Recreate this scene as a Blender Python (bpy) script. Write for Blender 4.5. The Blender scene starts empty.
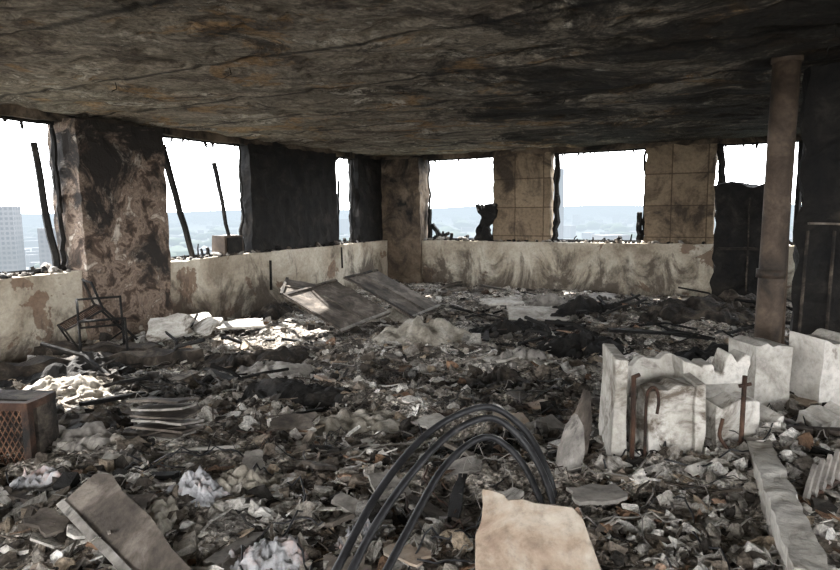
import bpy, bmesh, math, random
import numpy as np
from mathutils import Vector, Matrix, noise, Euler
random.seed(7); rng=np.random.default_rng(7)
R=random.random
def U(a,b): return a+(b-a)*R()
scene=bpy.context.scene
# ------------------------------------------------------------------ materials
class NT:
    def __init__(s,name,rough=.9):
        s.m=bpy.data.materials.new(name); s.m.use_nodes=True
        s.t=s.m.node_tree; s.b=s.t.nodes['Principled BSDF']; s.b.inputs['Roughness'].default_value=rough
        s.b.inputs['Specular IOR Level'].default_value=.25
        s.tc=s.n('ShaderNodeTexCoord'); s.co=s.tc.outputs['Object']
    def n(s,k): return s.t.nodes.new(k)
    def l(s,a,b): s.t.links.new(a,b)
    def setv(s,inp,v):
        if hasattr(v,'is_output') : s.l(v,inp)
        else: inp.default_value=v
    def mapping(s,scale=(1,1,1),rot=(0,0,0),loc=(0,0,0),src=None):
        n=s.n('ShaderNodeMapping'); s.l(src or s.co,n.inputs[0])
        n.inputs['Scale'].default_value=scale; n.inputs['Rotation'].default_value=rot; n.inputs['Location'].default_value=loc
        return n.outputs[0]
    def noise(s,scale,detail=8,rough=.6,dist=0,vec=None):
        n=s.n('ShaderNodeTexNoise'); s.l(vec or s.co,n.inputs['Vector'])
        n.inputs['Scale'].default_value=scale; n.inputs['Detail'].default_value=detail
        n.inputs['Roughness'].default_value=rough; n.inputs['Distortion'].default_value=dist
        return n.outputs['Fac']
    def vor(s,scale,vec=None,feat='F1',out='Distance'):
        n=s.n('ShaderNodeTexVoronoi'); n.feature=feat; s.l(vec or s.co,n.inputs['Vector']); n.inputs['Scale'].default_value=scale
        return n.outputs[out]
    def ramp(s,f,stops,interp='LINEAR'):
        n=s.n('ShaderNodeValToRGB'); s.l(f,n.inputs[0]); cr=n.color_ramp; cr.interpolation=interp
        while len(cr.elements)>1: cr.elements.remove(cr.elements[0])
        first=True
        for p,c in stops:
            if not isinstance(c,(tuple,list)): c=(c,c,c)
            if first: e=cr.elements[0]; e.position=p; first=False
            else: e=cr.elements.new(p)
            e.color=(c[0],c[1],c[2],1)
        return n.outputs[0]
    def mix(s,f,a,b,mode='MIX'):
        n=s.n('ShaderNodeMix'); n.data_type='RGBA'; n.blend_type=mode
        s.setv(n.inputs[0],f)
        for i,v in ((6,a),(7,b)):
            if isinstance(v,(tuple,list)): v=tuple(v)+(1,) if len(v)==3 else v
            s.setv(n.inputs[i],v)
        return n.outputs[2]
    def math(s,op,a,b=0.,clamp=False):
        n=s.n('ShaderNodeMath'); n.operation=op; n.use_clamp=clamp
        s.setv(n.inputs[0],a); s.setv(n.inputs[1],b); return n.outputs[0]
    def sep(s,v=None):
        n=s.n('ShaderNodeSeparateXYZ'); s.l(v or s.co,n.inputs[0]); return n.outputs
    def comb(s,x,y,z):
        n=s.n('ShaderNodeCombineXYZ'); s.setv(n.inputs[0],x); s.setv(n.inputs[1],y); s.setv(n.inputs[2],z); return n.outputs[0]
    def out(s,col,h=None,bs=.5,bd=.02):
        s.l(col,s.b.inputs['Base Color'])
        if h is not None:
            n=s.n('ShaderNodeBump'); n.inputs['Strength'].default_value=bs; n.inputs['Distance'].default_value=bd
            s.l(h,n.inputs['Height']); s.l(n.outputs[0],s.b.inputs['Normal'])
        return s.m

def surf(name,stops,scale=2.,soot=(.55,.65),sootscale=1.2,sootcol=(.012,.011,.01),bump=.6,bd=.02,fine=25,rough=.9,dist=.5,metal=0,off=0,topsoot=0):
    t=NT(name,rough); v=t.mapping(loc=(off,off*.7,off*.3))
    a=t.noise(scale,10,.65,dist,v); col=t.ramp(a,stops)
    f=t.noise(fine,6,.7,0,v); col=t.mix(.55,col,t.ramp(f,[(.3,.25),(.5,.75),(.7,1.)]),'MULTIPLY')
    s=t.noise(sootscale,8,.7,.8,t.mapping(loc=(7+off,3,1)))
    if topsoot:
        z=t.sep()[2]; s=t.math('ADD',s,t.math('MULTIPLY',t.math('SUBTRACT',z,1.4),topsoot))
    col=t.mix(t.ramp(s,[(soot[0],0.),(soot[1],1.)]),col,sootcol)
    t.b.inputs['Metallic'].default_value=metal
    h=t.math('ADD',t.math('MULTIPLY',a,1.),t.math('MULTIPLY',f,.35))
    return t.out(col,h,bump,bd)

def ceiling_mat():
    t=NT('ceiling_soot_concrete',.92)
    rot=.49
    st=t.mapping(scale=(.35,2.2,1),rot=(0,0,rot))
    base=t.ramp(t.noise(1.6,10,.72,.6),[(.3,(.035,.029,.024)),(.42,(.15,.125,.10)),(.5,(.36,.32,.26)),(.57,(.22,.19,.15)),(.66,(.50,.46,.39))])
    streak=t.ramp(t.noise(1.3,10,.7,.4,st),[(.36,.2),(.47,.8),(.6,1.25)])
    col=t.mix(.8,base,streak,'MULTIPLY')
    och=t.ramp(t.noise(1.1,9,.7,1.,t.mapping(loc=(4,1,0))),[(.55,0.),(.6,1.)])
    col=t.mix(t.math('MULTIPLY',och,.5),col,(.42,.25,.10))
    fl=t.ramp(t.noise(2.3,12,.76,.3,t.mapping(loc=(11,5,0))),[(.57,0.),(.583,1.)])
    col=t.mix(t.math('MULTIPLY',fl,.85),col,(.62,.58,.50))
    x,y,z=t.sep()
    g=t.math('MULTIPLY',t.math('SUBTRACT',x,.7),.045)
    g2=t.math('MULTIPLY',t.math('SUBTRACT',5.2,y),.008)
    so=t.math('ADD',t.math('ADD',t.noise(.8,12,.78,.9,t.mapping(loc=(2,9,0))),g),g2)
    col=t.mix(t.math('MULTIPLY',t.ramp(so,[(.485,0.),(.53,.8),(.60,1.)]),.93),col,(.013,.012,.011))
    fine=t.noise(24,7,.78)
    col=t.mix(.75,col,t.ramp(fine,[(.34,.12),(.5,.8),(.66,1.5)]),'MULTIPLY')
    w=t.n('ShaderNodeTexWave'); w.bands_direction='Y'; t.l(t.mapping(rot=(0,0,rot)),w.inputs['Vector']); w.inputs['Scale'].default_value=.28
    w.inputs['Distortion'].default_value=.25; w.inputs['Detail'].default_value=2
    seam=t.ramp(w.outputs[0],[(.0,0.),(.012,1.)])
    col=t.mix(.75,col,seam,'MULTIPLY')
    h=t.math('ADD',t.math('ADD',fl,t.math('MULTIPLY',fine,.8)),t.noise(6,8,.7))
    return t.out(col,h,.9,.025)
def ground_mat():
    t=NT('ash_and_rubble',.95)
    a=t.noise(1.1,10,.7,.8)
    col=t.ramp(a,[(.33,(.05,.043,.036)),(.43,(.17,.145,.12)),(.5,(.34,.305,.26)),(.57,(.46,.42,.37)),(.66,(.60,.57,.52))])
    b=t.noise(7,10,.75,.6,t.mapping(loc=(3,3,3)))
    col=t.mix(1.,col,t.ramp(b,[(.36,.12),(.47,.75),(.56,1.2),(.64,1.7)]),'MULTIPLY')
    v=t.vor(60,out='Color'); sv=t.n('ShaderNodeSeparateColor'); t.l(v,sv.inputs[0])
    col=t.mix(.7,col,t.ramp(sv.outputs[0],[(0,.2),(.5,.8),(.8,1.2),(.97,2.2)]),'MULTIPLY')
    c=t.ramp(t.noise(2.,8,.7,.5,t.mapping(loc=(9,1,4))),[(.58,0.),(.66,1.)])
    col=t.mix(t.math('MULTIPLY',c,.45),col,(.28,.17,.09))
    k=t.ramp(t.noise(.9,10,.76,.8,t.mapping(loc=(1,8,2))),[(.53,0.),(.59,1.)])
    col=t.mix(t.math('MULTIPLY',k,.8),col,(.025,.021,.018))
    h=t.math('ADD',t.math('ADD',b,t.noise(40,6,.7)),t.vor(45))
    return t.out(col,h,1.,.03)
def rubble_mat():
    t=NT('rubble_fragments',.92)
    at=t.n('ShaderNodeAttribute'); at.attribute_name='Col'
    f=t.noise(38,9,.75,.5); g=t.noise(6,9,.74,.5)
    col=t.mix(1.,at.outputs['Color'],t.ramp(f,[(.34,.3),(.5,.9),(.64,1.3)]),'MULTIPLY')
    col=t.mix(t.math('MULTIPLY',t.ramp(g,[(.52,0.),(.60,1.)]),.7),col,(.06,.049,.038))
    return t.out(col,t.math('ADD',f,g),.9,.015)
def pier_mat():
    t=NT('scorched_blockwork',.9)
    x,y,z=t.sep()
    br=t.n('ShaderNodeTexBrick'); t.l(t.comb(t.math('ADD',x,.07),z,0.),br.inputs['Vector'])
    br.inputs['Scale'].default_value=1.; br.inputs['Brick Width'].default_value=.52; br.inputs['Row Height'].default_value=.5
    br.inputs['Mortar Size'].default_value=.009; br.offset=0; br.inputs['Color1'].default_value=(.20,.15,.10,1); br.inputs['Color2'].default_value=(.26,.20,.135,1); br.inputs['Mortar'].default_value=(.10,.07,.045,1)
    s=t.noise(1.7,9,.68,.8,t.mapping(loc=(1,2,5)))
    col=t.mix(t.ramp(s,[(.46,0.),(.62,.9)]),br.outputs[0],(.045,.035,.027))
    f=t.noise(22,7,.7); col=t.mix(.6,col,t.ramp(f,[(.3,.4),(.6,1.1)]),'MULTIPLY')
    return t.out(col,t.math('ADD',f,t.math('MULTIPLY',br.outputs[1],-2.)),.5,.012)
def sill_mat():
    t=NT('scorched_cream_plaster',.88)
    x,y,z=t.sep()
    col=t.ramp(t.noise(1.3,10,.65,.5),[(.35,(.20,.165,.125)),(.48,(.37,.325,.255)),(.62,(.48,.44,.365))])
    pe=t.ramp(t.noise(1.6,9,.62,.4,t.mapping(loc=(5,0,2))),[(.59,0.),(.605,1.)])
    col=t.mix(t.math('MULTIPLY',pe,.75),col,(.14,.08,.05))
    low=t.math('SUBTRACT',.62,z)
    drip=t.noise(1.8,9,.72,.6,t.mapping(scale=(1.2,1,.7)))
    so=t.math('ADD',drip,t.math('MULTIPLY',low,.24))
    col=t.mix(t.math('MULTIPLY',t.ramp(so,[(.51,0.),(.64,1.)]),.85),col,(.055,.042,.032))
    f=t.noise(30,7,.7); col=t.mix(.45,col,t.ramp(f,[(.3,.4),(.6,1.1)]),'MULTIPLY')
    return t.out(col,t.math('ADD',f,t.math('MULTIPLY',pe,-1.)),.4,.012)

m_ceil=ceiling_mat(); m_ground=ground_mat(); m_rub=rubble_mat(); m_pier=pier_mat(); m_sill=sill_mat()
m_col=surf('burnt_concrete_column',[(.36,(.03,.023,.018)),(.45,(.09,.062,.046)),(.50,(.24,.185,.145)),(.56,(.14,.10,.075)),(.63,(.44,.39,.33))],4.5,(.48,.58),1.6,(.020,.017,.015),bump=1.,topsoot=.10)
m_brown=surf('brown_scorched_plaster',[(.35,(.045,.034,.025)),(.5,(.12,.09,.063)),(.65,(.19,.15,.11))],2.5,(.50,.64),1.4,topsoot=.07)
m_char=surf('charred_black',[(.35,(.006,.006,.006)),(.55,(.014,.0125,.011)),(.7,(.035,.03,.025))],4,(.6,.8),2,bump=.9)
m_charw=surf('charred_timber',[(.35,(.01,.008,.007)),(.5,(.035,.028,.022)),(.65,(.11,.09,.07))],6,(.5,.65),3,bump=.9)
m_rust=surf('rusted_steel',[(.35,(.02,.012,.009)),(.5,(.05,.026,.017)),(.65,(.10,.055,.035))],6,(.5,.65),3,rough=.75,metal=.2,bump=.4)
m_rust2=surf('orange_rusted_mesh',[(.35,(.05,.022,.013)),(.5,(.11,.055,.032)),(.65,(.18,.10,.06))],6,(.52,.68),3,rough=.8,bump=.4)
m_pipe=surf('sooty_rusted_pipe',[(.35,(.02,.015,.011)),(.5,(.055,.038,.026)),(.65,(.11,.08,.058))],3,(.55,.75),2,rough=.7,bump=.4)
m_white=surf('ash_white_gypsum',[(.35,(.28,.26,.225)),(.5,(.47,.445,.40)),(.65,(.60,.575,.53))],4,(.53,.63),2.6,(.11,.09,.07),bump=.7)
m_tan=surf('tan_plasterboard',[(.35,(.22,.155,.115)),(.48,(.34,.265,.20)),(.62,(.43,.375,.31))],5,(.58,.70),3,(.10,.07,.05),bump=.3)
m_board=surf('scorched_board',[(.35,(.035,.029,.024)),(.5,(.10,.083,.068)),(.64,(.22,.19,.16))],4,(.56,.69),2.2)
m_grey=surf('grey_ashed_board',[(.35,(.12,.11,.10)),(.5,(.26,.24,.215)),(.65,(.39,.365,.33))],4,(.56,.66),3)
m_hose=surf('black_rubber_hose',[(.35,(.014,.014,.015)),(.6,(.03,.03,.032)),(.75,(.11,.10,.09))],7,(.8,.9),3,rough=.4,bump=.15)
m_wool=surf('ashed_fibre_blanket',[(.35,(.17,.15,.12)),(.5,(.32,.29,.24)),(.65,(.45,.42,.37))],7,(.56,.68),3,bump=1.,fine=45)
m_cloth=surf('scorched_pale_fabric',[(.35,(.20,.20,.21)),(.5,(.42,.42,.43)),(.62,(.46,.34,.31)),(.7,(.55,.54,.52))],5,(.54,.64),4,(.06,.045,.035),bump=.6)
# ------------------------------------------------------------------ mesh builder
class MB:
    def __init__(s): s.v=[]; s.f=[]; s.mi=[]
    def rbox(s,x0,x1,y0,y1,z0,z1,step=.1,amp=.01,mi=0,T=None,freq=5.,seed=0):
        nx=max(1,int((x1-x0)/step)); ny=max(1,int((y1-y0)/step)); nz=max(1,int((z1-z0)/step))
        idx={}
        def P(i,j,k):
            if (i,j,k) in idx: return idx[(i,j,k)]
            p=Vector((x0+(x1-x0)*i/nx,y0+(y1-y0)*j/ny,z0+(z1-z0)*k/nz))
            if amp: p=p+noise.noise_vector((p+Vector((seed,seed*.3,0)))*freq)*amp
            if T is not None: p=T@p
            idx[(i,j,k)]=len(s.v); s.v.append(tuple(p)); return idx[(i,j,k)]
        def q(a,b,c,d): s.f.append((a,b,c,d)); s.mi.append(mi)
        for i in range(nx):
            for j in range(ny):
                q(P(i,j,0),P(i,j+1,0),P(i+1,j+1,0),P(i+1,j,0)); q(P(i,j,nz),P(i+1,j,nz),P(i+1,j+1,nz),P(i,j+1,nz))
        for i in range(nx):
            for k in range(nz):
                q(P(i,0,k),P(i+1,0,k),P(i+1,0,k+1),P(i,0,k+1)); q(P(i,ny,k),P(i,ny,k+1),P(i+1,ny,k+1),P(i+1,ny,k))
        for j in range(ny):
            for k in range(nz):
                q(P(0,j,k),P(0,j,k+1),P(0,j+1,k+1),P(0,j+1,k)); q(P(nx,j,k),P(nx,j+1,k),P(nx,j+1,k+1),P(nx,j,k+1))
    def tube(s,pts,r,sides=8,mi=0,cap=True,r2=None):
        pts=[Vector(p) for p in pts]; n=len(pts); rings=[]; up=None
        for i,p in enumerate(pts):
            d=(pts[min(i+1,n-1)]-pts[max(i-1,0)]).normalized()
            if up is None: up=d.orthogonal().normalized()
            up=(up-d*up.dot(d)); up=up.normalized() if up.length>1e-6 else d.orthogonal().normalized()
            sd=d.cross(up); rr=r if r2 is None else r+(r2-r)*i/(n-1)
            b=len(s.v)
            for a in range(sides):
                an=2*math.pi*a/sides; s.v.append(tuple(p+(up*math.cos(an)+sd*math.sin(an))*rr))
            rings.append(b)
        for a,b in zip(rings,rings[1:]):
            for k in range(sides):
                s.f.append((a+k,a+(k+1)%sides,b+(k+1)%sides,b+k)); s.mi.append(mi)
        if cap:
            s.f.append(tuple(rings[0]+k for k in reversed(range(sides)))); s.mi.append(mi)
            s.f.append(tuple(rings[-1]+k for k in range(sides))); s.mi.append(mi)
    def slab(s,poly,th,T,mi=0):
        b=len(s.v); n=len(poly)
        for z in (0,th):
            for x,y in poly: s.v.append(tuple(T@Vector((x,y,z))))
        s.f.append(tuple(b+i for i in reversed(range(n)))); s.f.append(tuple(b+n+i for i in range(n))); s.mi+=[mi,mi]
        for i in range(n): s.f.append((b+i,b+(i+1)%n,b+n+(i+1)%n,b+n+i)); s.mi.append(mi)
    def obj(s,name,mats,M=None,smooth=False,parent=None):
        me=bpy.data.meshes.new(name); me.from_pydata(s.v,[],s.f); 
        for m in (mats if isinstance(mats,list) else [mats]): me.materials.append(m)
        me.polygons.foreach_set('material_index',s.mi)
        if smooth: me.polygons.foreach_set('use_smooth',[True]*len(s.f))
        me.update(); o=bpy.data.objects.new(name,me); scene.collection.objects.link(o)
        if M is not None: o.matrix_world=M
        if parent: o.parent=parent
        return o
def quad_T(o,ax,ay):
    ax=Vector(ax).normalized(); az=ax.cross(Vector(ay)).normalized(); ay=az.cross(ax)
    M=Matrix.Identity(4)
    for i in range(3): M[i][0]=ax[i]; M[i][1]=ay[i]; M[i][2]=az[i]; M[i][3]=o[i]
    return M
def rough_outline(w,h,n=5,amp=.04):
    pts=[]
    c=[(0,0),(w,0),(w,h),(0,h)]
    for i in range(4):
        a=c[i]; b=c[(i+1)%4]
        for k in range(n):
            f=k/n; j=amp*(1 if k else .5)
            pts.append((a[0]+(b[0]-a[0])*f+U(-j,j),a[1]+(b[1]-a[1])*f+U(-j,j)))
    return pts
# ------------------------------------------------------------------ shell
HCEIL=2.5; HEAD=2.42; SILL=.9
def frame(o,d):
    d=Vector((d[0],d[1],0)).normalized(); n=Vector((-d.y,d.x,0)); M=Matrix.Identity(4)
    for i in range(3): M[i][0]=d[i]; M[i][1]=n[i]; M[i][2]=(0,0,1)[i]
    M[0][3]=o[0]; M[1][3]=o[1]; return M
C=(-.65,12.7)
F_left=frame(C,(-.442,-.897)); F_far=frame(C,(-.88,.475))
L0=(-8.16,-2.55); S0=(3.0,-5.0); F_back=frame(L0,(.977,-.214)); F_right=frame(S0,(.561,.827))
def wall(name,F,L,piers,sg=1,step=.12):
    b=MB(); X=lambda a,c:(min(a*sg,c*sg),max(a*sg,c*sg))
    a,c=X(0,L)
    b.rbox(a,c,-.22,.12,-.02,SILL,step,.02,0,freq=4)
    b.rbox(a,c,-.22,.0,HEAD,HCEIL+.1,step,.025,2,freq=5)
    for p in piers:
        a,c=X(p[0],p[1]); b.rbox(a,c,p[3],p[4],p[5] if len(p)>5 else SILL-.02,HEAD+.02,.07,.03,p[2],freq=7)
    return b.obj(name,[m_sill,m_pier,m_brown,m_char,m_col],F)
wall('wall_left',F_left,17,[(-.1,1.03,3,-.2,.02),(1.78,3.96,3,-.16,.03),(5.62,6.72,4,-.25,.20,0),(9.6,10.5,1,-.2,0),(13,13.8,1,-.2,0),(16,17,1,-.2,0)])
wall('wall_far',F_far,13,[(-.1,.86,2,-.2,.2,0),(2.26,3.31,1,-.2,.0),(4.87,5.89,1,-.2,.0),(7.6,8.4,3,-.2,.0),(10.5,11.3,1,-.2,0),(12.4,13,1,-.2,0)],sg=-1)
wall('wall_back',F_back,11.5,[(0,.6,1,-.2,0),(3.6,4.2,1,-.2,0),(7.4,8.0,1,-.2,0),(11,11.5,1,-.2,0)],step=.4)
wall('wall_right',F_right,13.9,[(0,.8,1,-.2,0),(4.4,5.2,1,-.2,0),(9,9.8,1,-.2,0),(13.2,13.9,1,-.2,0)],step=.4)
def grid(xs,ys,fz,keep):
    idx={}; v=[]; f=[]
    kp=[[keep(x,y) for y in ys] for x in xs]
    for i,x in enumerate(xs):
        for j,y in enumerate(ys):
            if kp[i][j]: idx[(i,j)]=len(v); v.append((x,y,fz(x,y)))
    for i in range(len(xs)-1):
        for j in range(len(ys)-1):
            q=[(i,j),(i+1,j),(i+1,j+1),(i,j+1)]
            if all(k in idx for k in q): f.append(tuple(idx[k] for k in q))
    return v,f
def cz(x,y):
    n=noise.fractal((x*1.5,y*1.5,3),1.,2.,4); 
    s=noise.noise((x*.9+y*.5,(y*.88+x*.47)*3,9))
    t=noise.noise((x*3.5,y*3.5,1)); fl=.018 if t>.18 else 0
    return HCEIL+.02*n-.012*s+fl
xs=np.arange(-9,11.5,.07); ys=np.arange(-5.5,13.2,.07)
invs=[F.inverted() for F in (F_left,F_far,F_back,F_right)]
def inr(x,y,m=.15):
    for I in invs:
        if I[1][0]*x+I[1][1]*y+I[1][3]< -m: return False
    return True
v,f=grid(xs,ys,cz,inr)
b=MB(); b.v=v; b.f=[tuple(reversed(q)) for q in f]; b.mi=[0]*len(f)
b.obj('ceiling',m_ceil)
def prism(name,z0,z1,mat):
    me=bpy.data.meshes.new(name); pts=[]
    P=[Vector((-.75,12.97,0)),Vector((11.0,6.5,0)),Vector((3.0,-5.3,0)),Vector((-8.45,-2.7,0))]
    vv=[(p.x,p.y,z) for z in (z0,z1) for p in P]
    ff=[(0,1,2,3),(7,6,5,4)]+[(i,4+i,4+(i+1)%4,(i+1)%4) for i in range(4)]
    me.from_pydata(vv,[],ff); me.materials.append(mat); o=bpy.data.objects.new(name,me); scene.collection.objects.link(o); return o
prism('roof_slab',HCEIL+.08,HCEIL+.3,m_brown)
prism('floor',-.3,-.0,m_brown)
# ------------------------------------------------------------------ debris terrain
bumps=[(1.5,2.9,.7,.5,.12),(3.3,7.4,1.5,.9,.25),(-1.6,3.0,.8,.5,.06),(0.1,6.6,.9,.5,.10),(-2.5,6.6,.5,.4,.10),(2.3,4.2,.8,.8,.22),(-3.5,6.4,.8,.5,.08),(1.2,9.2,1.2,.6,.10),(-.4,4.6,1.,.4,.06),(1.,5.2,.9,.4,.10)]
def H(x,y):
    z=.075+.18*max(0,min(1,(5.2-y)/2.6))
    for cx,cy,sx,sy,h in bumps: z+=h*math.exp(-((x-cx)/sx)**2-((y-cy)/sy)**2)
    z+=.075*noise.fractal((x*1.3,y*1.3,0),1.,2.,3)
    z+=.06*(.5-abs(noise.noise((x*4.1,y*4.1,5))))-.018
    z+=.026*noise.noise((x*12,y*12,2))+.014*noise.noise((x*29,y*29,7))
    return max(z,.012)
def Hn(x,y): return H(x,y)+.02*(.4-abs(noise.noise((x*17,y*17,3))))+.007*noise.noise((x*60,y*60,1))
b=MB()
ys=[1.0]
while ys[-1]<4.6: ys.append(ys[-1]+.013)
v,f=grid(np.arange(-3.9,3.9,.014),ys,Hn,lambda x,y: abs(x)<.8*y+.5 and inr(x,y,-.02)); b.v=v; b.f=f
ys=[4.5]
while ys[-1]<13.2: ys.append(ys[-1]+.014+.0038*ys[-1])
v,f=grid(np.arange(-5.6,8.0,.025),ys,lambda x,y:H(x,y)-.004,lambda x,y: abs(x)<.9*y+1.2 and inr(x,y,-.02))
o=len(b.v); b.v+=v; b.f+=[tuple(i+o for i in q) for q in f]
b.mi=[0]*len(b.f); b.obj('debris_covered_ground',m_ground)
# ------------------------------------------------------------------ scattered fragments (bulk meshes)
def ico_var(sub=2):
    bm=bmesh.new(); bmesh.ops.create_icosphere(bm,subdivisions=sub,radius=.5)
    o=Vector(rng.uniform(0,50,3))
    for v in bm.verts:
        n=v.co.normalized(); v.co=v.co*(1+.6*noise.noise(n*1.2+o)+.35*noise.noise(n*3+o))
    vv=np.array([v.co[:] for v in bm.verts]); ff=[tuple(v.index for v in f.verts) for f in bm.faces]; bm.free()
    return vv*np.array([1,rng.uniform(.5,1),rng.uniform(.3,.65)]),ff
def cube_var(sc):
    base=np.array([(x,y,z) for z in(-1,1) for y in(-1,1) for x in(-1,1)],float)*.5
    return (base+rng.uniform(-.17,.17,base.shape))*np.array(sc), [(0,2,3,1),(4,5,7,6),(0,1,5,4),(2,6,7,3),(0,4,6,2),(1,3,7,5)]
def plate_var():
    n=rng.integers(5,10); a=np.linspace(0,2*math.pi,n,endpoint=False)+rng.uniform(-.3,.3,n)
    r=rng.uniform(.3,.62,n); asp=rng.uniform(.4,1)
    top=np.stack([r*np.cos(a),r*np.sin(a)*asp,np.full(n,.5)],1); bot=top.copy(); bot[:,2]=-.5
    vv=np.concatenate([bot,top]); vv[:,2]*=rng.uniform(.03,.11)
    return vv,[tuple(reversed(range(n))),tuple(range(n,2*n))]+[(i,(i+1)%n,n+(i+1)%n,n+i) for i in range(n)]
def flake_var():   # curled paper-like flake, 5x4 grid
    nx,ny=6,5; vv=[]; o=rng.uniform(0,50,3); cu=rng.uniform(-.5,.5)
    for i in range(nx):
        for j in range(ny):
            x=i/(nx-1)-.5; y=(j/(ny-1)-.5)*.7; q=noise.noise((x*3+o[0],y*3+o[1],o[2]))
            vv.append((x+.12*q,y+.12*noise.noise((x*3,y*3+o[1],o[0])),cu*x*x*1.4+.22*q))
    ff=[(i*ny+j,(i+1)*ny+j,(i+1)*ny+j+1,i*ny+j+1) for i in range(nx-1) for j in range(ny-1)]
    return np.array(vv),ff
def stick_var():
    k=5; vv=[];ff=[]; y=z=0
    for i in range(k):
        y+=rng.uniform(-.05,.05); z+=rng.uniform(-.03,.03); w=rng.uniform(.010,.024); h=rng.uniform(.007,.02)
        for a,c in((-1,-1),(1,-1),(1,1),(-1,1)): vv.append(((i/(k-1)-.5),y+a*w,z+c*h))
        if i: 
            o=(i-1)*4
            for q in range(4): ff.append((o+q,o+(q+1)%4,o+4+(q+1)%4,o+4+q))
    ff+= [(3,2,1,0),tuple(range(4*k-4,4*k))]
    return np.array(vv),ff
pal=[((.57,.54,.495),3.2),((.40,.375,.335),5.5),((.29,.262,.226),7),((.33,.265,.195),3.5),((.18,.15,.12),6),((.08,.066,.053),5),((.03,.026,.022),4.2),((.22,.135,.085),1.1),((.68,.655,.61),1.4),((.40,.27,.19),.3)]
pw=np.array([p[1] for p in pal],float)
def bulk(name,variants,N,smin,smax,power,tilt,weights=None,white_right=True,yr=(1.7,12.6),lift=.12,box=None):
    w=np.array(weights,float) if weights is not None else pw; w=w/w.sum()
    wr=w.copy(); wr[[0,8]]*=3; wr/=wr.sum()
    V=[];Fc=[];cols=[];off=0; cnt=0
    while cnt<N:
        if box: x=random.gauss(box[0],box[2]); y=random.gauss(box[1],box[3])
        else:
            y=yr[0]*math.exp(R()*math.log(yr[1]/yr[0])); x=U(-.85,.85)*y+U(-.3,.3)
        if not inr(x,y,-.2): continue
        if x<-4.9 or x>6.8: continue
        cl=noise.noise((x*1.7,y*1.7,31))+.5*noise.noise((x*5,y*5,8))
        if R()>.55+1.1*cl: continue
        s=smin*(smax/smin)**(R()**power)
        s*=(.5+.085*y) if y<6 else 1.0
        dk=noise.noise((x*.7,y*.9,17))+.6*noise.noise((x*2.2,y*2.2,4))
        vv,ff=variants[rng.integers(len(variants))]
        e=Euler((U(-tilt,tilt),U(-tilt,tilt),U(0,6.28)),'ZXY').to_matrix()
        p=(vv*s)@np.array(e).T+np.array((x,y,H(x,y)+s*lift))
        V.append(p)
        right=white_right and (x>.35*y and y<5.)
        c=pal[rng.choice(len(pal),p=wr if right else w)][0]; k=rng.uniform(.75,1.15)*(1. if right else max(.22,min(1.15,.98+1.6*dk))); c=(c[0]*k,c[1]*k,c[2]*k,1)
        for q in ff: Fc.append(tuple(i+off for i in q)); cols+= [c]*len(q)
        off+=len(vv); cnt+=1
    me=bpy.data.meshes.new(name); me.from_pydata(np.concatenate(V).tolist(),[],Fc)
    ca=me.color_attributes.new('Col','FLOAT_COLOR','CORNER'); ca.data.foreach_set('color',np.array(cols,dtype=np.float32).ravel())
    me.materials.append(m_rub); me.update(); o=bpy.data.objects.new(name,me); scene.collection.objects.link(o); return o
cubes=[cube_var((1,rng.uniform(.5,1),rng.uniform(.3,.8))) for _ in range(14)]
icos=[ico_var() for _ in range(16)]; plates=[plate_var() for _ in range(18)]; sticks=[stick_var() for _ in range(14)]; flakes=[flake_var() for _ in range(16)]
bulk('rubble_chunks',cubes[:5]+icos,9000,.010,.13,2.9,1.5)
bulk('plaster_shards',plates,6500,.02,.22,2.1,.45,weights=[5,5.5,7,3.5,5,4,3,1,2.5,.3],lift=.04)
bulk('curled_paper_flakes',flakes,5500,.03,.20,1.6,.6,weights=[6,6,5,3,4,4,4,.8,3.5,.6],lift=.08)
bulk('charred_splinters',sticks,3200,.06,.5,1.8,.25,weights=[1.5,3,3,2,4,5,5,1.2,1,.1],white_right=False,lift=.03)
bulk('gypsum_crumbs',cubes+plates,1100,.012,.11,2.2,1.2,weights=[6,5,2,1,.6,.3,.2,0,5,.2],lift=.2,box=(1.6,2.95,.45,.35))
def board_mass(name,N,wr,hr,th,tilt,mats,yr,seed,amp=.05,xr=.75):
    random.seed(seed); b=MB()
    for i in range(N):
        y=yr[0]*math.exp(R()*math.log(yr[1]/yr[0])); x=U(-xr,xr)*y
        if not inr(x,y,-.5) or x<-4.0: continue
        w=U(*wr)*(.6+.07*y); h=U(*hr)*(.6+.07*y)
        E=Euler((U(-tilt,tilt),U(-tilt,tilt),U(0,6.28)),'ZXY').to_matrix().to_4x4()
        T=Matrix.Translation((x,y,H(x,y)+.01+.15*tilt*h))@E@Matrix.Translation((-w/2,-h/2,0))
        b.slab(rough_outline(w,h,4,min(w,h)*amp*2),th*U(.7,1.4),T,random.randrange(len(mats)))
    return b.obj(name,mats)
board_mass('broken_plasterboard_sheets',65,(.12,.36),(.08,.24),.014,.3,[m_grey,m_white,m_tan,m_board,m_board,m_grey],(1.9,11.5),3,.07)
board_mass('charred_planks',50,(.4,1.0),(.03,.08),.022,.12,[m_charw,m_char,m_board],(2.6,11.5),5,.1)
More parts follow.
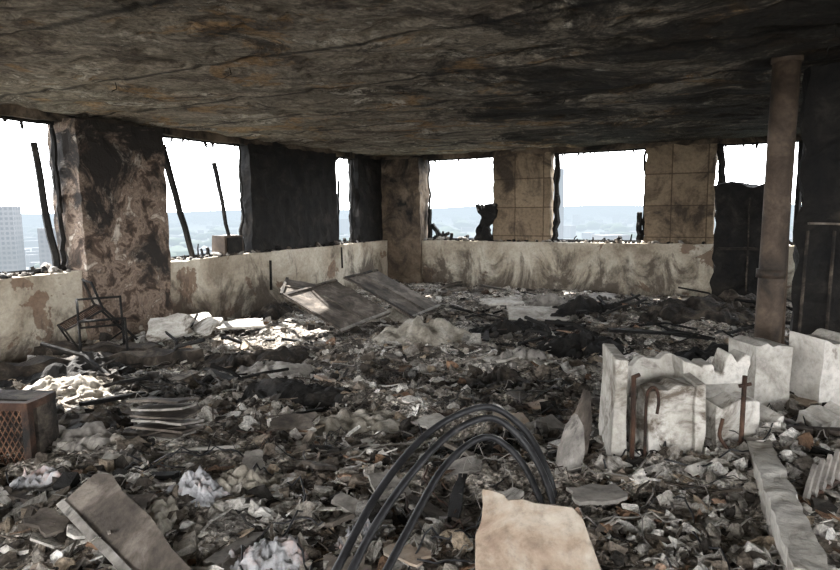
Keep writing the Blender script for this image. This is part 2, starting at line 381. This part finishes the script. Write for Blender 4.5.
def crumple(b,cx,cy,w,d,h,rot,seed,z0=None,mi=0):
    n=46;k=int(n*d/w)+6; base=len(b.v)
    for i in range(n):
        for j in range(k):
            u=i/(n-1)-.5; q=j/(k-1)-.5
            e=max(0,1-(abs(u)*2)**3)*max(0,1-(abs(q)*2)**3)
            px=u*w; py=q*d; p=Vector((px*5/ w*.5+seed,py*5/w*.5,seed))
            z=h*e*(.35+.65*abs(noise.noise(p*1.3)+.6*noise.noise(p*2.9)))+.03*noise.noise(p*7)
            o=noise.noise_vector(p*1.7)*.25*w*.35
            px+=o.x; py+=o.y
            X=cx+px*math.cos(rot)-py*math.sin(rot); Y=cy+px*math.sin(rot)+py*math.cos(rot)
            b.v.append((X,Y,H(X,Y)-.02+.03*e+z if z0 is None else z0+z))
    for i in range(n-1):
        for j in range(k-1):
            a=base+i*k+j; b.f.append((a,a+k,a+k+1,a+1)); b.mi.append(mi)
b=MB()
for i,a in enumerate([(.05,6.6,1.1,.5,.24,.3),(-1.9,3.35,.6,.35,.13,-.4),(-.75,2.75,.4,.25,.10,.6),(-.45,3.9,.7,.35,.11,.1),(.9,5.6,.7,.4,.13,.8),(-2.7,4.8,.7,.4,.12,.2),(-.5,8.3,.9,.4,.2,-.2),(1.9,8.9,1.,.4,.2,.1),(-1.1,2.35,.4,.25,.09,1.),(2.2,2.9,.5,.4,.12,.3),(-1.3,5.6,.8,.4,.12,-.5)]): crumple(b,*a,seed=i*3.7+1,mi=i%3 if i else 0)
b.obj('insulation_blanket',[m_wool,m_grey,m_wool],smooth=True)
b=MB()
for i,a in enumerate([(-.55,2.15,.34,.22,.09,.3),(-.95,2.6,.3,.2,.08,-.5),(-.25,2.3,.22,.16,.06,1.2),(-1.75,2.8,.35,.2,.08,.2)]): crumple(b,*a,seed=i*2.3+90)
b.obj('scorched_fabric',m_cloth,smooth=True)
b=MB()
for i,a in enumerate([(2.0,7.9,1.2,.7,.28,.3),(3.1,7.2,1.3,.7,.22,-.2),(1.0,7.1,.9,.5,.18,.1),(-1.6,6.0,1.1,.5,.14,.2),(-.9,4.5,.9,.45,.10,-.3),(.5,4.9,.8,.4,.10,.5),(-3.1,5.6,1.2,.6,.2,.2),(-2.2,4.0,.8,.5,.12,-.1),(.3,3.4,.6,.35,.06,.4),(4.0,8.0,1.2,.7,.28,.3),(1.6,6.2,.9,.5,.15,-.3),(-2.0,8.6,.9,.4,.2,1.1),(2.6,5.6,.9,.5,.2,.1)]): crumple(b,*a,seed=i*5.1+40,mi=i%2)
b.obj('charred_debris_heap',[m_char,m_charw])
random.seed(21); b=MB()
for i in range(150):
    y=1.9*math.exp(R()*math.log(9/1.9)); x=U(-.7,.7)*y; a=U(0,6.28); pts=[]; n=16; L=U(.2,1.0)
    if not inr(x,y,-1): continue
    for k in range(n):
        a+=U(-.5,.5); x+=math.cos(a)*L/n; y+=math.sin(a)*L/n
        pts.append((x,y,H(x,y)+.02+.06*abs(math.sin(k*.5))*R()))
    b.tube(pts,U(.0015,.005),5,random.choice((0,0,1,2,2)))
b.obj('loose_cables',[m_hose,m_rust,m_grey],smooth=True)
# ------------------------------------------------------------------ named objects
def spline(ctrl,n=12):
    P=[Vector(p) for p in ctrl]; P=[P[0]*2-P[1]]+P+[P[-1]*2-P[-2]]; out=[]
    for i in range(1,len(P)-2):
        for k in range(n):
            t=k/n; a,b_,c,d=P[i-1:i+3]
            out.append(.5*((2*b_)+(c-a)*t+(2*a-5*b_+4*c-d)*t*t+(3*b_-a-3*c+d)*t**3))
    out.append(P[-2]); return out
hoses=[[(-.42,1.35,.16),(-.25,1.85,.34),(-.13,2.1,.47),(.03,2.4,.555),(.17,2.6,.59),(.32,2.72,.58),(.45,2.68,.48),(.53,2.58,.33),(.55,2.5,.18)],
       [(-.34,1.35,.14),(-.17,1.85,.28),(-.06,2.1,.38),(.07,2.42,.465),(.20,2.62,.505),(.31,2.70,.50),(.42,2.66,.42),(.49,2.56,.29),(.51,2.45,.18)],
       [(-.46,1.4,.15),(-.28,1.9,.36),(-.16,2.2,.485),(-.01,2.5,.565),(.15,2.68,.61),(.32,2.8,.605),(.47,2.76,.50),(.55,2.66,.34),(.58,2.6,.18)]]
for h in hoses:
    b=MB(); b.tube(spline(h),.0145,14); b.obj('rubber_hose',m_hose,smooth=True)
b=MB(); b.tube([(2.50,4.55,.0),(2.51,4.55,.6),(2.53,4.56,1.3),(2.54,4.56,2.0),(2.55,4.56,2.53)],.088,24)
b.tube([(2.507,4.55,.98),(2.508,4.55,1.04)],.094,24); b.tube([(2.55,4.56,2.47),(2.55,4.56,2.52)],.10,24)
b.tube([(2.70,4.7,.1),(2.69,4.7,1.2),(2.68,4.7,2.5)],.022,8)
b.obj('steel_pipe_column',m_pipe,smooth=True)
b=MB(); T=frame((2.92,4.95),(.9,-.42)); b.rbox(0,1.6,-.08,.08,0,2.52,.05,.05,0,freq=6)
b.rbox(.05,1.5,-.16,.1,1.345,1.36,.1,.01,1,freq=5); 
for k in range(9): b.tube([(.03+.18*k,-.12,.2),(.05+.17*k,-.16,1.3)],.012,5,2)
b.obj('wall_partition',[m_char,m_board,m_charw],T)
random.seed(44)
def jag(b,x,y,w,d,z0,z1,rot,lean=0,n=6,amp=.05,mi=0):
    top=[]; q=R()*.4
    for k in range(n+1):
        f=k/n
        if 0<k<n and R()<.4: q=R()
        top.append((w*(1-f)+(U(-.014,.014) if 0<k<n else 0), z1-z0-amp*(q+.25*R())))
    side=lambda xx:[(xx+U(-.012,.012),(z1-z0)*q) for q in ((.2,.4,.6,.8) if xx>0 else (.8,.6,.4,.2))]
    poly=[(0,0),(w,0)]+side(w)+top+side(0)
    M=Matrix.Translation((x,y+d,z0))@Matrix.Rotation(rot,4,'Z')@Matrix.Rotation(math.pi/2+lean,4,'X')
    b.slab(poly,d,M,mi)
b=MB()
jag(b,.945,2.94,.06,.34,.05,.80,-.1,.02,3,.03)
jag(b,1.03,3.24,.30,.06,.05,.74,.05,-.03,9,.07)
jag(b,1.08,2.98,.22,.13,.05,.67,.04,.04,8,.05)
jag(b,1.33,2.94,.04,.34,.05,.68,-.08,0,2,.05)
jag(b,1.41,3.02,.22,.14,.05,.58,.1,.05,7,.10)
jag(b,1.32,3.16,.34,.12,.60,.77,.06,.05,12,.10)
jag(b,1.64,3.07,.09,.20,.05,.52,.25,.12,4,.08)
jag(b,1.15,2.80,.20,.05,.22,.42,.5,.7,6,.05)
jag(b,1.45,2.82,.16,.05,.22,.40,-.6,.9,6,.05)
b.rbox(1.06,1.62,3.12,3.2,.05,.52,.05,.02,0,freq=8)
o=b.obj('broken_gypsum_block_wall',m_white); o.modifiers.new('bev','BEVEL').width=.004
b=MB()
jag(b,1.92,3.66,.24,.26,.05,.70,.15,0,7,.06); jag(b,2.22,3.60,.25,.24,.05,.75,.3,.05,7,.05); jag(b,1.68,3.55,.22,.2,.05,.56,-.3,-.05,6,.08)
jag(b,2.05,3.3,.22,.14,.2,.44,.4,.3,6,.06); jag(b,1.8,3.25,.2,.1,.2,.40,-.5,.6,6,.06)
o=b.obj('concrete_block_stub',m_white); o.modifiers.new('bev','BEVEL').width=.006
b=MB()
b.tube([(.98,2.88,.2),(.985,2.88,.50),(.98,2.88,.72)],.011,10); b.tube([(.975,2.88,.715),(1.01,2.89,.725)],.010,8)
b.tube(spline([(1.06,2.93,.3),(1.06,2.93,.58),(1.075,2.93,.645),(1.105,2.93,.645),(1.115,2.92,.59),(1.105,2.91,.53)],8),.0075,8)
b.tube([(1.52,2.94,.2),(1.525,2.94,.70)],.011,10); b.tube([(1.50,2.94,.65),(1.555,2.94,.66)],.009,8)
b.tube(spline([(1.42,2.92,.50),(1.40,2.90,.42),(1.44,2.88,.36),(1.50,2.88,.32)],8),.009,8)
b.obj('water_pipe_stubs',m_rust,smooth=True)
b=MB(); T=quad_T((1.55,2.95,.36),(-.42,-1.1,.02),(1,-.35,.1)); b.rbox(0,1.25,0,.10,-.12,.04,.025,.012,0,freq=14)
b.obj('fallen_concrete_lintel',m_white,T)
b=MB()
for k in range(9):
    o=(1.52+.05*k,2.42+.03*k,.32+.008*k); T=quad_T(o,(.30,.32,.28),(.5,-.5,.05)); b.rbox(0,.17,-.003,.012,-.04,.0,.08,.004,0,T=T)
b.tube([(1.48,2.40,.32),(2.0,2.70,.40)],.012,8,1)
b.obj('slatted_radiator',[m_grey,m_rust])
b=MB(); T=quad_T((.175,1.76,.29),(1,.02,-.03),(0,.5,.48))
poly=[(0,0),(.39,-.02),(.375,.12),(.352,.24),(.34,.31),(.31,.352),(.28,.355),(.24,.36),(.19,.366),(.15,.38),(.10,.375),(.09,.395),(.05,.41),(.02,.415),(.02,.36),(.01,.30),(-.01,.26),(-.015,.18),(-.02,.1)]
b.slab([(x,y*.94) for x,y in poly],.028,T); o=b.obj('broken_plasterboard_slab',m_tan)
o.modifiers.new('bev','BEVEL').width=.004
b=MB()
b.slab([(0,0),(.14,.02),(.17,.2),(.15,.32),(.11,.38),(.06,.33),(.02,.22)],.02,quad_T((.58,2.75,.20),(.9,.5,.0),(.2,.05,1)))
b.slab([(0,0),(.14,.0),(.17,.22),(.14,.40),(.11,.42),(.05,.30)],.018,quad_T((.68,2.95,.22),(.8,.6,.1),(.35,.1,1)),1)
b.obj('leaning_board_shards',[m_grey,m_board])
b=MB(); T=quad_T((-1.40,2.42,.36),(.74,-.62,-.16),(.35,.40,.28))
b.slab([(0,-.02),(.25,-.04),(.5,-.03),(.75,-.05),(.98,-.03),(.97,.08),(.82,.11),(.6,.12),(.4,.15),(.2,.15),(.05,.17),(-.02,.13)],.022,T)
b.rbox(.0,.97,-.04,-.01,.02,.035,.05,.006,1,T=T)
b.obj('scorched_cupboard_door',[m_board,m_grey])
e=MB(); T=frame((-2.56,3.15),(1,-.1))
e.rbox(0,.62,.05,.20,.10,.57,.05,.014,0)
for q in ((0,.62,-.02,.02,.53,.57),(0,.62,-.02,.02,.12,.16),(0,.04,-.02,.02,.16,.53),(.58,.62,-.02,.02,.16,.53),(.58,.62,.02,.20,.53,.57)): e.rbox(*q,.06,.007,1)
for k in range(-10,26):
    for sgn in (1,-1):
        x0=k*.032; z0=.16; x1=x0+sgn*.22; z1=.53
        def clip(xa,za,xb,zb):
            ts=[0,1]
            for lim in (.04,.58):
                if (xa-lim)*(xb-lim)<0: ts.append((lim-xa)/(xb-xa))
            ts=sorted(ts); out=None
            for a_,b_ in zip(ts,ts[1:]):
                mx=xa+(xb-xa)*(a_+b_)/2
                if .04<mx<.58: out=((xa+(xb-xa)*a_,za+(zb-za)*a_),(xa+(xb-xa)*b_,za+(zb-za)*b_))
            return out
        c=clip(x0,z0,x1,z1)
        if c: e.tube([(c[0][0],-.005,c[0][1]),(c[1][0],-.005,c[1][1])],.0035,4,2)
e.obj('rusted_mesh_heater',[m_charw,m_rust,m_rust2],T)
b=MB()
for k in range(6): b.rbox(-.16+U(-.03,.03),.16+U(-.03,.03),-.10,.10,k*.036,k*.036+.012,.06,.012,k%2,T=Matrix.Translation((-1.44,3.45,.27))@Matrix.Rotation(-.15+U(-.2,.2),4,'Z')@Matrix.Rotation(-.12+U(-.08,.08),4,'X')@Matrix.Rotation(U(-.06,.06),4,'Y'),seed=k)
b.obj('burnt_board_stack',[m_grey,m_board])
def ribbed(name,o,ax,ay,w,h):
    b=MB(); T=quad_T(o,ax,ay); b.slab(rough_outline(w,h,7,.03),.018,T,0)
    b.rbox(.03,w-.03,h*.48,h*.48+.03,.018,.03,.1,.006,0,T=T)
    b.rbox(0,.035,0,h,.018,.035,.1,.006,1,T=T); b.rbox(w-.035,w,0,h,.018,.035,.1,.006,2,T=T); b.rbox(0,w,0,.03,.018,.032,.1,.006,1,T=T)
    return b.obj(name,[m_board,m_charw,m_grey])
ribbed('collapsed_ribbed_panel',(-1.62,7.45,.50),(.72,-.4,-.36),(.56,.9,.07),.92,1.0)
ribbed('collapsed_ribbed_panel',(-1.0,8.35,.60),(.8,-.35,-.42),(.40,.8,.0),1.1,.9)
ribbed('collapsed_ribbed_panel',(-1.75,7.9,.45),(.9,.1,-.2),(.1,.9,.25),.8,.5)
b=MB(); b.slab(rough_outline(.75,.42,4,.02),.03,quad_T((1.05,7.55,.17),(.98,-.1,-.03),(.1,.9,.18))); b.slab(rough_outline(.5,.3,4,.02),.03,quad_T((.9,8.3,.22),(.98,.3,.0),(-.2,.9,.1)))
b.obj('fallen_white_panel',m_white)
b=MB(); 
for o,ax,ay,w,h in [((-2.72,6.35,.18),(.8,.3,.15),(-.2,.6,.5),.42,.28),((-2.45,6.6,.2),(.7,-.5,.1),(.4,.6,.4),.35,.25),((-2.75,6.9,.2),(.9,.1,.1),(0,.8,.3),.4,.25),((-2.3,7.2,.14),(.9,.3,0),(-.2,.9,.1),.5,.3)]:
    b.slab(rough_outline(w,h,5,.05),.03,quad_T(o,ax,ay))
b.obj('fallen_render_slabs',m_white)
def chair(x,y,rot,lean,z=.1):
    e=bpy.data.objects.new('burnt_metal_chair',None); scene.collection.objects.link(e)
    M=Matrix.Translation((x,y,z))@Matrix.Rotation(rot,4,'Z')@Matrix.Rotation(lean,4,'X')
    b=MB()
    for s in (-.19,.19):
        b.tube([M@Vector(p) for p in ((s,-.2,0),(s,-.19,.45),(s,.2,.43))],.012,8); b.tube([M@Vector(p) for p in ((s,.28,0),(s,.19,.45),(s,.24,.72))],.012,8)
        b.tube([M@Vector(p) for p in ((s,-.2,.03),(s,.26,.05))],.009,6)
    for yy,z_ in ((-.19,.45),(.2,.43),(.235,.71),(-.2,.12)): b.tube([M@Vector((-.19,yy,z_)),M@Vector((.19,yy,z_))],.011,8)
    b.obj('frame',m_char,parent=e,smooth=True)
    b=MB()
    for k in range(6): b.tube([M@Vector((-.19+.07*k,-.19,.455)),M@Vector((-.17+.065*k,.0,.43)),M@Vector((-.19+.07*k,.2,.44))],.006,5)
    b.obj('seat_springs',m_rust,parent=e)
chair(-2.95,5.85,.5,-.25,.04); chair(-3.15,6.3,-.9,.5,.1)
b=MB()
b.rbox(0,2.0,-.06,.08,0,.14,.06,.05,0,T=frame((-3.95,5.35),(1,.3))@Matrix.Translation((0,0,.08)),freq=6)
b.rbox(0,1.2,-.06,.08,0,.12,.06,.05,0,T=frame((-3.7,6.1),(1,-.1))@Matrix.Translation((0,0,.12)),freq=6)
b.obj('charred_timber_beam',m_charw)
b=MB(); b.rbox(-6.85,-5.95,.2,.54,0,1.78,.06,.07,0,freq=5); b.rbox(-6.4,-6.38,.54,.57,.15,1.6,.1,.01,1); b.rbox(-6.8,-6.0,.54,.57,.85,.89,.1,.012,1)
b.obj('charred_cupboard',[m_char,m_charw],F_far)
b=MB()
for k in range(46):
    x=U(.6,4.6); y=U(6.2,8.8); L=U(.25,.75); a=U(0,6.28); t=U(-.1,.45)
    b.tube([(x,y,H(x,y)),(x+L*.5*math.cos(a),y+L*.5*math.sin(a),H(x,y)+L*.5*t+.05*R()),(x+L*math.cos(a+.3),y+L*math.sin(a+.3),H(x,y)+L*t)],U(.008,.025),5)
for k in range(16):
    x=U(-3.0,-1.2); y=U(4.8,7.2); L=U(.3,.7); a=U(0,6.28); t=U(-.1,.5)
    b.tube([(x,y,H(x,y)),(x+L*.5*math.cos(a),y+L*.5*math.sin(a),H(x,y)+L*.5*t+.05*R()),(x+L*math.cos(a+.3),y+L*math.sin(a+.3),H(x,y)+L*t)],U(.006,.02),5)
b.obj('twisted_charred_frames',m_char)
b=MB(); b.rbox(4.22,4.58,-.14,.08,SILL,SILL+.27,.06,.015,0); b.rbox(4.26,4.54,.08,.10,SILL+.03,SILL+.24,.1,.004,1); b.rbox(4.33,4.47,-.2,-.12,SILL+.05,SILL+.2,.1,.01,0)
b.obj('burnt_monitor',[m_pipe,m_char],F_left)
b=MB()
b.rbox(-2.32,-1.96,-.05,.06,SILL,SILL+.66,.025,.05,0,freq=9)
for i in range(len(b.v)):
    x,y,z=b.v[i]; f=(z-SILL)/.66; w=.95-.5*max(0,math.sin(f*3.0+.4))+.4*noise.noise((f*7,x*6,3)) ; b.v[i]=(-2.12+.05*math.sin(f*6)+(x+2.14)*(w+.2),y,z-(.12*abs(noise.noise((x*14,5,2))) if f>.85 else 0))
b.obj('charred_curtain',m_char,F_far)
random.seed(5)
def bar(b,F,x0,z0,x1,z1,r=.03,y=-.05,n=7,j=.012,y1=None,mi=0):
    y1=y if y1 is None else y1
    pts=[F@Vector((x0+(x1-x0)*k/n+U(-j,j),y+(y1-y)*k/n+U(-j,j),z0+(z1-z0)*k/n)) for k in range(n+1)]; b.tube(pts,r,5,mi,r2=r*U(.5,.9))
wins=[(F_left,1,4.0,5.56),(F_left,1,1.05,1.76),(F_left,1,6.75,9.6),(F_far,-1,.9,2.26),(F_far,-1,3.35,4.87),(F_far,-1,5.9,7.6),(F_far,-1,8.4,10.5)]
for i,(F,sg,a,c) in enumerate(wins):
    b=MB()
    bar(b,F,a*sg,SILL+.02,c*sg,SILL+.03,.025,y=-.1); bar(b,F,a*sg+.02*sg,HEAD-.01,c*sg,HEAD-.01,.022,y=-.1,j=.02,n=16)
    for e_ in (a+.02,c-.02):
        bar(b,F,e_*sg,SILL,e_*sg,HEAD,.028,y=-.1,j=.022,n=14)
    n=20
    for k in range(n):
        x=a+(c-a)*(k+R())/n; h=abs(random.gauss(0,.07))+.02
        bar(b,F,x*sg,SILL,(x+U(-.07,.07))*sg,SILL+h,U(.012,.035),y=U(-.15,.05),n=3)
        if R()<.6: bar(b,F,x*sg,HEAD+.02,(x+U(-.05,.05))*sg,HEAD-U(.02,.10),U(.01,.028),y=U(-.15,-.02),n=3)
    if i==0:
        bar(b,F,5.42,2.3,5.02,SILL,.045,y=-.05,j=.008); bar(b,F,4.56,2.14,4.32,SILL+.1,.035,y=-.05); 
        b.tube([F@Vector((5.4-.1*k,-.05,2.3-.08*math.sin(k*.7))) for k in range(9)],.008,5)
    if i==1:
        bar(b,F,1.66,SILL,1.6,2.0,.03); bar(b,F,1.2,SILL,1.14,2.3,.04); bar(b,F,1.15,2.0,.9,1.2,.03)
    if i==2:
        bar(b,F,6.84,SILL,7.0,2.2,.04,y=-.08); bar(b,F,6.80,2.35,6.78,1.5,.025); bar(b,F,8.2,SILL,8.3,2.3,.03)
    if i==3:
        bar(b,F,-.98,SILL+.3,-1.25,SILL,.05); bar(b,F,-.95,SILL,-.95,1.5,.05); bar(b,F,-1.1,SILL,-1.35,SILL+.14,.05); bar(b,F,-1.6,SILL,-1.75,SILL+.1,.04)
    if i==4:
        bar(b,F,-3.42,HEAD,-3.40,1.5,.045,j=.025); bar(b,F,-3.38,SILL,-3.45,1.7,.05,j=.03); bar(b,F,-4.8,SILL,-4.78,1.4,.055); bar(b,F,-4.4,SILL,-4.5,SILL+.1,.05)
    if i==5:
        bar(b,F,-5.95,HEAD,-6.0,1.7,.06); bar(b,F,-7.0,SILL,-7.0,HEAD,.05)
    b.obj('window_%d'%(i+1),[m_char])
b=MB()
for F,sg,a,c in ((F_left,1,1.,5.5),(F_left,1,6.8,9.4),(F_far,-1,.9,5.8)):
    for k in range(130):
        x=U(a,c)*sg; y=U(-.15,.10); s=U(.015,.06)*(1 if R()<.85 else 1.8)
        T=F@Matrix.Translation((x,y,SILL+s*.35))@Euler((U(-.5,.5),U(-.5,.5),U(0,6)),'XYZ').to_matrix().to_4x4()
        vv,ff=icos[random.randrange(len(icos))]; o=len(b.v)
        for p in vv: b.v.append(tuple(T@Vector(p*s*1.5)))
        mi=random.randrange(3)
        for q in ff: b.f.append(tuple(o+j for j in q)); b.mi.append(mi)
b.obj('sill_rubble',[m_grey,m_char,m_board])
b=MB(); b.tube([(3.75,.15,.35),(3.74,.15,.78)],.02,6); b.tube([(1.85,.15,.5),(1.86,.15,.86)],.016,6); b.obj('burnt_conduit',m_char,F_left)
b=MB(); random.seed(9)
for k in range(8):
    x,y=U(-3,3.2),U(3.6,9); L=U(.03,.08); b.tube([(x,y,HCEIL+.02),(x+U(-.02,.02),y,HCEIL-L*.6),(x+U(-.08,.08),y+U(-.05,.05),HCEIL-L)],.003,5)
b.obj('hanging_ceiling_wires',m_char)
# ------------------------------------------------------------------ city outside
def haze(name,cols,scale,vor=False,windows=False,dist=1500):
    t=NT(name,1.)
    if vor:
        v=t.vor(scale,out='Color'); sv=t.n('ShaderNodeSeparateColor'); t.l(v,sv.inputs[0]); fac=sv.outputs[0]
    else: fac=t.noise(scale,5)
    col=t.ramp(fac,cols)
    if windows:
        x,y,z=t.sep(); br=t.n('ShaderNodeTexBrick'); br.offset=0
        t.l(t.comb(t.math('ADD',x,y),z,0.),br.inputs['Vector']); br.inputs['Scale'].default_value=1; br.inputs['Brick Width'].default_value=3.4; br.inputs['Row Height'].default_value=3.
        br.inputs['Mortar Size'].default_value=.7; br.inputs['Color1'].default_value=(.3,.33,.38,1); br.inputs['Color2'].default_value=(.5,.5,.5,1); br.inputs['Mortar'].default_value=(1,1,1,1)
        col=t.mix(1.,col,br.outputs[0],'MULTIPLY')
    t.l(col,t.b.inputs['Base Color'])
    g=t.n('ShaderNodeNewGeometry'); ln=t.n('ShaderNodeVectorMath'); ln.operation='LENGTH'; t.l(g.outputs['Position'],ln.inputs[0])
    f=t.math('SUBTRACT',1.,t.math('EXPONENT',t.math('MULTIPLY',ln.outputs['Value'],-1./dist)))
    em=t.n('ShaderNodeEmission'); em.inputs[0].default_value=(.76,.88,.98,1); em.inputs[1].default_value=.99  # aerial haze painted into the surface as pale emission, stronger with distance
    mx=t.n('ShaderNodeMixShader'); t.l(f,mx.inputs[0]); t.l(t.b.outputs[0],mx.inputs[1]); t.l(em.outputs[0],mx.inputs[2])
    t.l(mx.outputs[0],t.t.nodes['Material Output'].inputs[0]); return t.m
k_=.5
def sc(c): return tuple(q*k_ for q in c)
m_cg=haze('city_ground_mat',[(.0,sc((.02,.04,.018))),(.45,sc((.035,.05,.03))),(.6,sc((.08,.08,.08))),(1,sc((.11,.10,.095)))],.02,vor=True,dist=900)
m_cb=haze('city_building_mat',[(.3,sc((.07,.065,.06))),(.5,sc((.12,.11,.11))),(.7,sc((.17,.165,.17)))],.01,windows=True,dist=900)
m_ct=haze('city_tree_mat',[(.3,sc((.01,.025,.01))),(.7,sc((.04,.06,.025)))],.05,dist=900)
ZG=-60
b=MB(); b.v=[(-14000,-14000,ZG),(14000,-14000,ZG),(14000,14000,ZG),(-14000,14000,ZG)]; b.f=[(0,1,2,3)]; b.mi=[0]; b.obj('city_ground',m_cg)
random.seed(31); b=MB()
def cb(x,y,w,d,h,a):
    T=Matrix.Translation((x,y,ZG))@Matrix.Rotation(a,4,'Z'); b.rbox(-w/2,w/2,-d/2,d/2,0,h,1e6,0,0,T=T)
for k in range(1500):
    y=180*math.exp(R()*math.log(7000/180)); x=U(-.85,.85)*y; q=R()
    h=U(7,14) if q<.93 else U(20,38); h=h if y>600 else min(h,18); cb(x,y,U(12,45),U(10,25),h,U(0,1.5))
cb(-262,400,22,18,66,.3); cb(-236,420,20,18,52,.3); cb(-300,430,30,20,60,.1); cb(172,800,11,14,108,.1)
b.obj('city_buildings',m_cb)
b=MB()
for k in range(700):
    y=150*math.exp(R()*math.log(4000/150)); x=U(-.85,.85)*y; s=U(6,14)*(1+y/1500)
    vv,ff=icos[random.randrange(len(icos))]; o=len(b.v)
    for p in vv: b.v.append((x+p[0]*s*2,y+p[1]*s*2,ZG+s*.5+p[2]*s*1.6))
    for qf in ff: b.f.append(tuple(o+j for j in qf)); b.mi.append(0)
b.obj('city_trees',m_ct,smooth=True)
b=MB(); n=160
for i in range(n+1):
    x=-8000+16000*i/n; h=60+70*abs(noise.noise((x*.0006,1,0)))+8*noise.noise((x*.01,3,0)); b.v+=[(x,8500,ZG),(x,8500,ZG+h*.9),(x,9500,ZG)]
for i in range(n):
    a=i*3; b.f+=[(a,a+3,a+4,a+1),(a+1,a+4,a+5,a+2)]; b.mi+=[0,0]
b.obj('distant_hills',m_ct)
# ------------------------------------------------------------------ light
w=bpy.data.worlds.new('hazy_sky'); scene.world=w; w.use_nodes=True; nt=w.node_tree; bg=nt.nodes['Background']
tc=nt.nodes.new('ShaderNodeTexCoord'); sp=nt.nodes.new('ShaderNodeSeparateXYZ'); rp=nt.nodes.new('ShaderNodeValToRGB')
nt.links.new(tc.outputs['Generated'],sp.inputs[0]); nt.links.new(sp.outputs[2],rp.inputs[0]); nt.links.new(rp.outputs[0],bg.inputs[0])
rp.color_ramp.elements[0].color=(.98,.985,1,1); rp.color_ramp.elements[0].position=0; rp.color_ramp.elements[1].color=(.86,.92,1,1); rp.color_ramp.elements[1].position=.8
bg.inputs[1].default_value=12.0
sd=bpy.data.lights.new('sun','SUN'); sd.energy=42; sd.angle=.01; sd.color=(1,.96,.9); so=bpy.data.objects.new('sun',sd); scene.collection.objects.link(so)
so.rotation_euler=Vector((-.62,.72,.85)).to_track_quat('Z','Y').to_euler()
# fill lamps added behind the camera at the back wall to brighten the ceiling
for i,(c,wd) in enumerate(((2.1,2.8),(5.8,3.0),(9.5,2.8))):
    ld=bpy.data.lights.new('window_daylight','AREA'); ld.shape='RECTANGLE'; ld.size=wd; ld.size_y=1.4; ld.energy=175; ld.color=(1,.985,.96)
    lo=bpy.data.objects.new('window_daylight',ld); scene.collection.objects.link(lo)
    lo.location=F_back@Vector((c,-.35,1.62)); d=(F_back.to_3x3()@Vector((0,1,.12))); lo.rotation_euler=(-d).to_track_quat('Z','Y').to_euler()
# ------------------------------------------------------------------ camera
cd=bpy.data.cameras.new('camera'); cam=bpy.data.objects.new('camera',cd); scene.collection.objects.link(cam); scene.camera=cam
cd.sensor_width=36; cd.lens=36*640/840; cd.clip_end=30000; cd.clip_start=.05
cam.matrix_world=Matrix.Translation((0,0,1.5))@Matrix.Rotation(math.radians(90-6.8),4,'X')@Matrix.Rotation(math.radians(-.7),4,'Z')
scene.view_settings.view_transform='Standard'; scene.view_settings.look='None'; scene.view_settings.exposure=0
